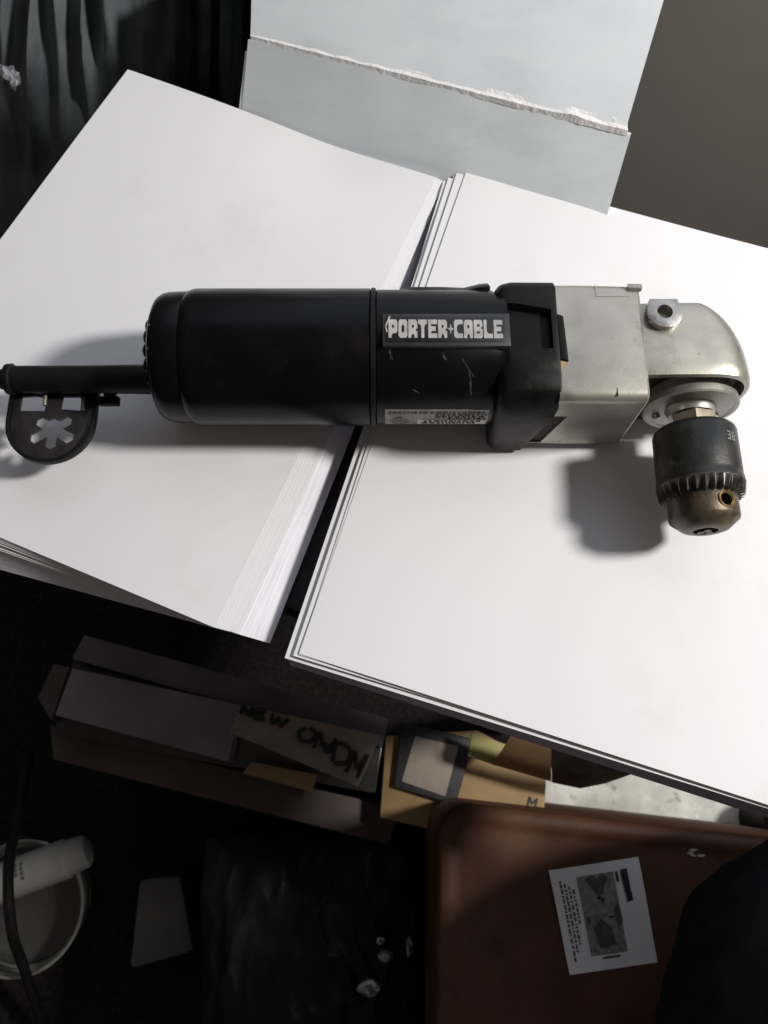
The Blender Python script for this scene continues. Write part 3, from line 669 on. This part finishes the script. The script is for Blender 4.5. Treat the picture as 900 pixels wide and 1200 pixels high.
# ------------------------------------------------------------------ boxes and papers under the table
BZ = -0.27
def slab(name, px, z, depth, m, parent=None, label=None, bevel=.0012):
    bm = NB(); poly_prism(bm, [at(x, y, z) for x, y in px], (0, 0, -depth)); o = link(name, bm, m, parent, bevel=bevel)
    if label: o['label'] = label
    return o
root = thing('flat_carton', 'long grey brown carton with a pale lid on the floor under the left stack', 'box', at(200, 830, FLOOR))
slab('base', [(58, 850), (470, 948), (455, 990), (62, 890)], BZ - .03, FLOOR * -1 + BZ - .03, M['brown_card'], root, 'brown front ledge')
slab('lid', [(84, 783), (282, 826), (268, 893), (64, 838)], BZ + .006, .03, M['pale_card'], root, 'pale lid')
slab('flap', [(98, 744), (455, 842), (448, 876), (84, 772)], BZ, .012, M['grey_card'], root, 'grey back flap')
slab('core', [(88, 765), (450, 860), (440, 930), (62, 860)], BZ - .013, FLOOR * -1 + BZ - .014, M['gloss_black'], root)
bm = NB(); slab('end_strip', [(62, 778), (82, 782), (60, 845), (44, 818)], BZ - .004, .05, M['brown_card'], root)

q = [at(283, 826, BZ + .020), at(446, 862, BZ + .020), at(420, 922, BZ + .020), at(268, 858, BZ + .020)]
env = thing('envelope', 'old cream envelope with black handwriting on the carton under the table', 'envelope', (q[0] + q[2]) / 2)
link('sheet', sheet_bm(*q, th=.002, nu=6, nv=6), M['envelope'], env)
def ep(u, v): 
    a = q[0] * (1 - u) * (1 - v) + q[1] * u * (1 - v) + q[2] * u * v + q[3] * (1 - u) * v
    return Vector((a.x, a.y, a.z + .0006))
strokes = [[(.02, .30), (.02, .02), (.08, .28), (.08, .0)], [(.19, .04), (.12, .04), (.12, .30), (.20, .30)], [(.12, .16), (.18, .16)], [(.23, .06), (.26, .32), (.29, .14), (.32, .34), (.35, .10)],
           [(.50, .22), (.46, .34), (.50, .52), (.56, .48), (.57, .28), (.52, .18)], [(.60, .60), (.60, .24), (.70, .60), (.72, .26)], [(.63, .48), (.70, .46)],
           [(.76, .74), (.74, .36), (.84, .40), (.86, .66), (.78, .76)], [(.88, .84), (.88, .42), (.94, .70), (.97, .40), (.97, .86)]]
bm = NB()
for s in strokes: tube(bm, spline([ep(u, v) for u, v in s], 5), .0017, 5)
link('handwriting', bm, M['ink'], env, smooth=False)
slab('paper_scrap', [(284, 906), (296, 893), (372, 908), (366, 928)], BZ + .012, .002, M['kraft'], None, None, .0002)
tag(bpy.data.objects['paper_scrap'], 'tan paper scrap below the handwritten envelope', 'paper')

root = thing('tan_carton', 'tan cardboard carton with a dark framed label beside the concrete patch', 'box', at(550, 930, FLOOR))
body = slab('body', [(452, 862), (560, 856), (641, 900), (638, 952), (560, 985), (445, 958)], BZ - .01, FLOOR * -1 + BZ - .01, M['kraft'], root)
fr = slab('frame', [(470, 846), (556, 866), (534, 944), (462, 922)], BZ - .004, .006, M['ink'], root, 'dark label frame')
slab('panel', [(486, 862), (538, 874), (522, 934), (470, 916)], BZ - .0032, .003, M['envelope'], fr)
slab('flap', [(553, 858), (604, 876), (578, 896), (548, 886)], BZ + .02, .002, M['yellow_card'], root, 'yellow green flap')
# letter M printed near the corner
o_ = at(617, 945, BZ - .0098); ux = (at(628, 947, BZ) - at(617, 944, BZ)); uy = (at(620, 932, BZ) - at(617, 944, BZ)); ux.z = uy.z = 0
bm = NB(); flat_shapes(bm, [[(0, 0), (.2, 0), (.2, 1), (0, 1)], [(.8, 0), (1, 0), (1, 1), (.8, 1)], [(.2, .98), (.2, .68), (.5, .25), (.5, .55)], [(.5, .55), (.5, .25), (.8, .68), (.8, .98)]], o_, ux, uy, .0003, Vector((0, 0, 1))); link('letter_m', bm, M['ink'], body, smooth=False)
# glossy folded leaflet curling down off the carton
root = thing('leaflet', 'glossy leaflet half tan half black curling over the tan carton', 'leaflet', at(660, 900, BZ))
bm = NB(); 
def strip(px_top, px_bot, z0, z1):
    bm = NB(); n = len(px_top); a = []; b = []
    secs = [[at(*t, z0), at((t[0] + b_[0]) / 2, (t[1] + b_[1]) / 2 + 1, (z0 + z1) / 2 + .006), at(*b_, z1), at(*b_, z1 - .0012), at((t[0] + b_[0]) / 2, (t[1] + b_[1]) / 2 + 1, (z0 + z1) / 2 + .0048), at(*t, z0 - .0012)] for t, b_ in zip(px_top, px_bot)]
    return loft(bm, secs)
link('tan_half', strip([(600, 860), (625, 866), (646, 872)], [(576, 896), (612, 906), (646, 916)], BZ + .06, BZ + .02), M['kraft'], root)
link('black_half', strip([(646.5, 872), (690, 884), (735, 892), (760, 898)], [(646.5, 917), (680, 924), (710, 918), (758, 901)], BZ + .06, BZ + .02), M['gloss_black'], root)

# ------------------------------------------------------------------ odds and ends in the dark lower left
def ring_pts(c, r, z, a0=0, a1=360, n=40, sq=1.0): 
    out = []
    for i in range(n + 1):
        a = R(a0 + (a1 - a0) * i / n); p = at(c[0] + r * math.cos(a), c[1] + r * sq * math.sin(a), z); out.append(p)
    return out
root = thing('clear_tub', 'round clear plastic tub with glossy ribbed rim on the floor at the lower left', 'tub', at(46, 1055, FLOOR))
tc_ = at(46, 1055, FLOOR)
bm = NB(); lathe(bm, [(.002, .050), (.004, .053), (.040, .058), (.044, .0575), (.0440, .0565), (.040, .0568), (.005, .0515), (.0035, .048)], tc_, (0, 0, 1), 72); link('wall', bm, M['clear'], root)
for rr, zz in ((.0590, .045), (.0575, .039), (.0560, .032), (.0545, .024)):
    bm = NB(); n_ = 72; secs = [[tc_ + Vector(((rr + .0013 * math.cos(2 * math.pi * k / 8)) * math.cos(2 * math.pi * i / n_), (rr + .0013 * math.cos(2 * math.pi * k / 8)) * math.sin(2 * math.pi * i / n_), zz + .0013 * math.sin(2 * math.pi * k / 8))) for k in range(8)] for i in range(n_)]
    secs.append(secs[0]); loft(bm, secs, False, False); link('rib', bm, M['rib_glint'], root)
root = thing('white_tube', 'white plastic tube with a capped end lying across the clear tub', 'tube', at(50, 1025, FLOOR + .05))
p0, p1 = at(-70, 1062, -.435), at(78, 1006, -.435); dv = (p1 - p0); ln = dv.length
bm = NB(); lathe(bm, [(0, .018), (ln, .018), (ln + .001, .0165)], p0, dv, 32); body = link('body', bm, M['white_plastic'], root)
bm = NB(); lathe(bm, [(ln + .0005, .0168), (ln + .003, .0162), (ln + .018, .0150), (ln + .021, .012)], p0, dv, 32); link('cap', bm, M['white_plastic'], root)
bm = NB()
for r_ in range(3):
    for k in range(4 if r_ != 1 else 3):
        t = ln * .62 + r_ * .0052; a = R(60 + 13 * k); u = dv.normalized(); v = Vector((-u.y, u.x, 0))
        c = p0 + u * t + (v * math.cos(a) + Vector((0, 0, 1)) * math.sin(a)) * .0181
        e1 = u * .0016; e2 = (v * -math.sin(a) + Vector((0, 0, 1)) * math.cos(a)) * .0016; poly_prism(bm, [c - e1 - e2, c + e1 - e2, c + e1 + e2, c - e1 + e2], (v * math.cos(a) + Vector((0, 0, 1)) * math.sin(a)) * .0002)
link('print', bm, M['mid_ink'], body, smooth=False)
bm = NB(); tube(bm, spline([at(34, 880, -.32), at(22, 950, -.34), at(10, 1020, -.38), at(14, 1090, -.40), at(30, 1140, -.44), at(60, 1230, -.49)], 10), .0048, 10)
tag(link('black_cable', bm, M['rubber'], None), 'thick black cable hanging in front of the clear tub', 'cable')
slab('grey_box', [(162, 1030), (212, 1024), (228, 1116), (150, 1138)], -.44, .06, M['grey_plastic'], None, None, .006)
tag(bpy.data.objects['grey_box'], 'small grey plastic box beside the clear tub', 'box')

def crumple(name, px, z, m, amp, fr, label, cat, nu=110, nv=110, sag_=.02):
    bm = NB(); g = {}; c = [at(x, y, z) for x, y in px]
    for i in range(nu + 1):
        for j in range(nv + 1):
            u, v = i / nu, j / nv
            p = c[0] * (1 - u) * (1 - v) + c[1] * u * (1 - v) + c[2] * u * v + c[3] * (1 - u) * v
            e = (1 - (2 * u - 1) ** 4) * (1 - (2 * v - 1) ** 4)
            k = 1 - abs(noise.noise(Vector((p.x * fr, p.y * fr * .35, 1.7)))) * 2 + .6 * (1 - 2 * abs(noise.noise(Vector((p.x * fr * 2, p.y * fr, 5)))))
            g[i, j] = bm.verts.new((p.x + .004 * noise.noise(p * 25), p.y + .004 * noise.noise(p * 21), p.z + amp * k * (.3 + .7 * e) - sag_ * (1 - e)))
    for i in range(nu):
        for j in range(nv): bm.faces.new((g[i, j], g[i + 1, j], g[i + 1, j + 1], g[i, j + 1]))
    ex_ = bmesh.ops.extrude_face_region(bm, geom=list(bm.faces)); 
    for v in [v for v in ex_['geom'] if isinstance(v, bmesh.types.BMVert)]: v.co.z = FLOOR + .001
    return tag(link(name, bm, m, None, angle=70), label, cat)
crumple('bin_bag_or_shade', [(232, 985), (505, 985), (520, 1330), (225, 1330)], -.285, M['dark_film'], .0060, 30, 'crumpled black bin bag at the bottom left of the brown case', 'bag')
random.seed(11)
root = thing('foil_scraps', 'few crumpled shiny scraps on the black bin bag', 'scraps', at(455, 1120, -.275))
for (px, py, rx, ry) in ((452, 1120, 9, 7), (480, 1110, 4, 10), (432, 1158, 12, 8), (446, 1102, 5, 4)):
    c = at(px, py, -.262); k = .00066; bm = NB()
    bmesh.ops.create_icosphere(bm, subdivisions=2, radius=1)
    for v in bm.verts: v.co = Vector((c.x + v.co.x * rx * k * random.uniform(.8, 1.2), c.y + v.co.y * ry * k * random.uniform(.8, 1.2), c.z + v.co.z * .004 * random.uniform(.5, 1.5)))
    link('scrap', bm, M['foil'], root, smooth=False)

# ------------------------------------------------------------------ plastic bag with long folds, upper left
def drape(name, px, z0, z1, m, waves, amp, label, cat, nu=150, nv=30, seed=0):
    """px: top-left, top-right, bottom-right, bottom-left; hangs from height z0 to z1"""
    bm = NB(); g = {}; c = [at(*px[0], z0), at(*px[1], z0), at(*px[2], z1), at(*px[3], z1)]
    for i in range(nu + 1):
        for j in range(nv + 1):
            u, v = i / nu, j / nv
            p = c[0] * (1 - u) * (1 - v) + c[1] * u * (1 - v) + c[2] * u * v + c[3] * (1 - u) * v
            k = sum(a * math.exp(-((u - x0 - .04 * v * sl_) / wd) ** 2) * max(0, min(1, (l - v) * 6)) for x0, wd, a, sl_, l in waves)
            g[i, j] = bm.verts.new(p + Vector((0, -1.0, .8)) * amp * (k * (.75 + .5 * noise.noise(Vector((u * 9, v * 4, seed + 2)))) + .14 * noise.noise(Vector((u * 14 + v * 3, v * 3, seed))) + .03 * noise.noise(Vector((u * 40, v * 14, seed + 5)))))
    for i in range(nu):
        for j in range(nv): bm.faces.new((g[i, j], g[i + 1, j], g[i + 1, j + 1], g[i, j + 1]))
    ex_ = bmesh.ops.extrude_face_region(bm, geom=list(bm.faces))
    for v in [v for v in ex_['geom'] if isinstance(v, bmesh.types.BMVert)]: v.co += Vector((0, .03, -.03))
    return tag(link(name, bm, m, None, angle=80), label, cat)
drape('plastic_bag', [(-40, -30), (240, -30), (250, 260), (-60, 330)], -.06, -.30, M['film'],
      [(.17, .016, .5, .3, .3), (.30, .018, 1.0, .25, .62), (.40, .020, .8, .8, .58), (.50, .018, .7, 1.6, .5), (.60, .045, 1.1, 2.0, .42), (.78, .10, .3, 0, .9)], .016,
      'grey plastic bag hanging in long folds at the upper left', 'bag')
drape('bin_bag_or_shade', [(205, -30), (325, -30), (315, 200), (205, 260)], -.035, -.22, M['dark_film'], [(.25, .08, .4, .3, .9), (.45, .05, .5, .8, .7), (.8, .10, .3, 0, .9)], .012,
      'black sheet standing in for shade in the deep gap left of the white carton', 'bag', nu=60, seed=3)  # added dark sheet in place of the gap's own shade
bm = NB(); c = at(14, 90, -.055); blob(bm, c, (.006, .010, .006), n=2, seg=14, rings=8, amp=.006, fr=90)
tag(link('foil_lump', bm, M['foil'], None, smooth=False), 'small shiny foil lump at the upper left edge', 'foil')
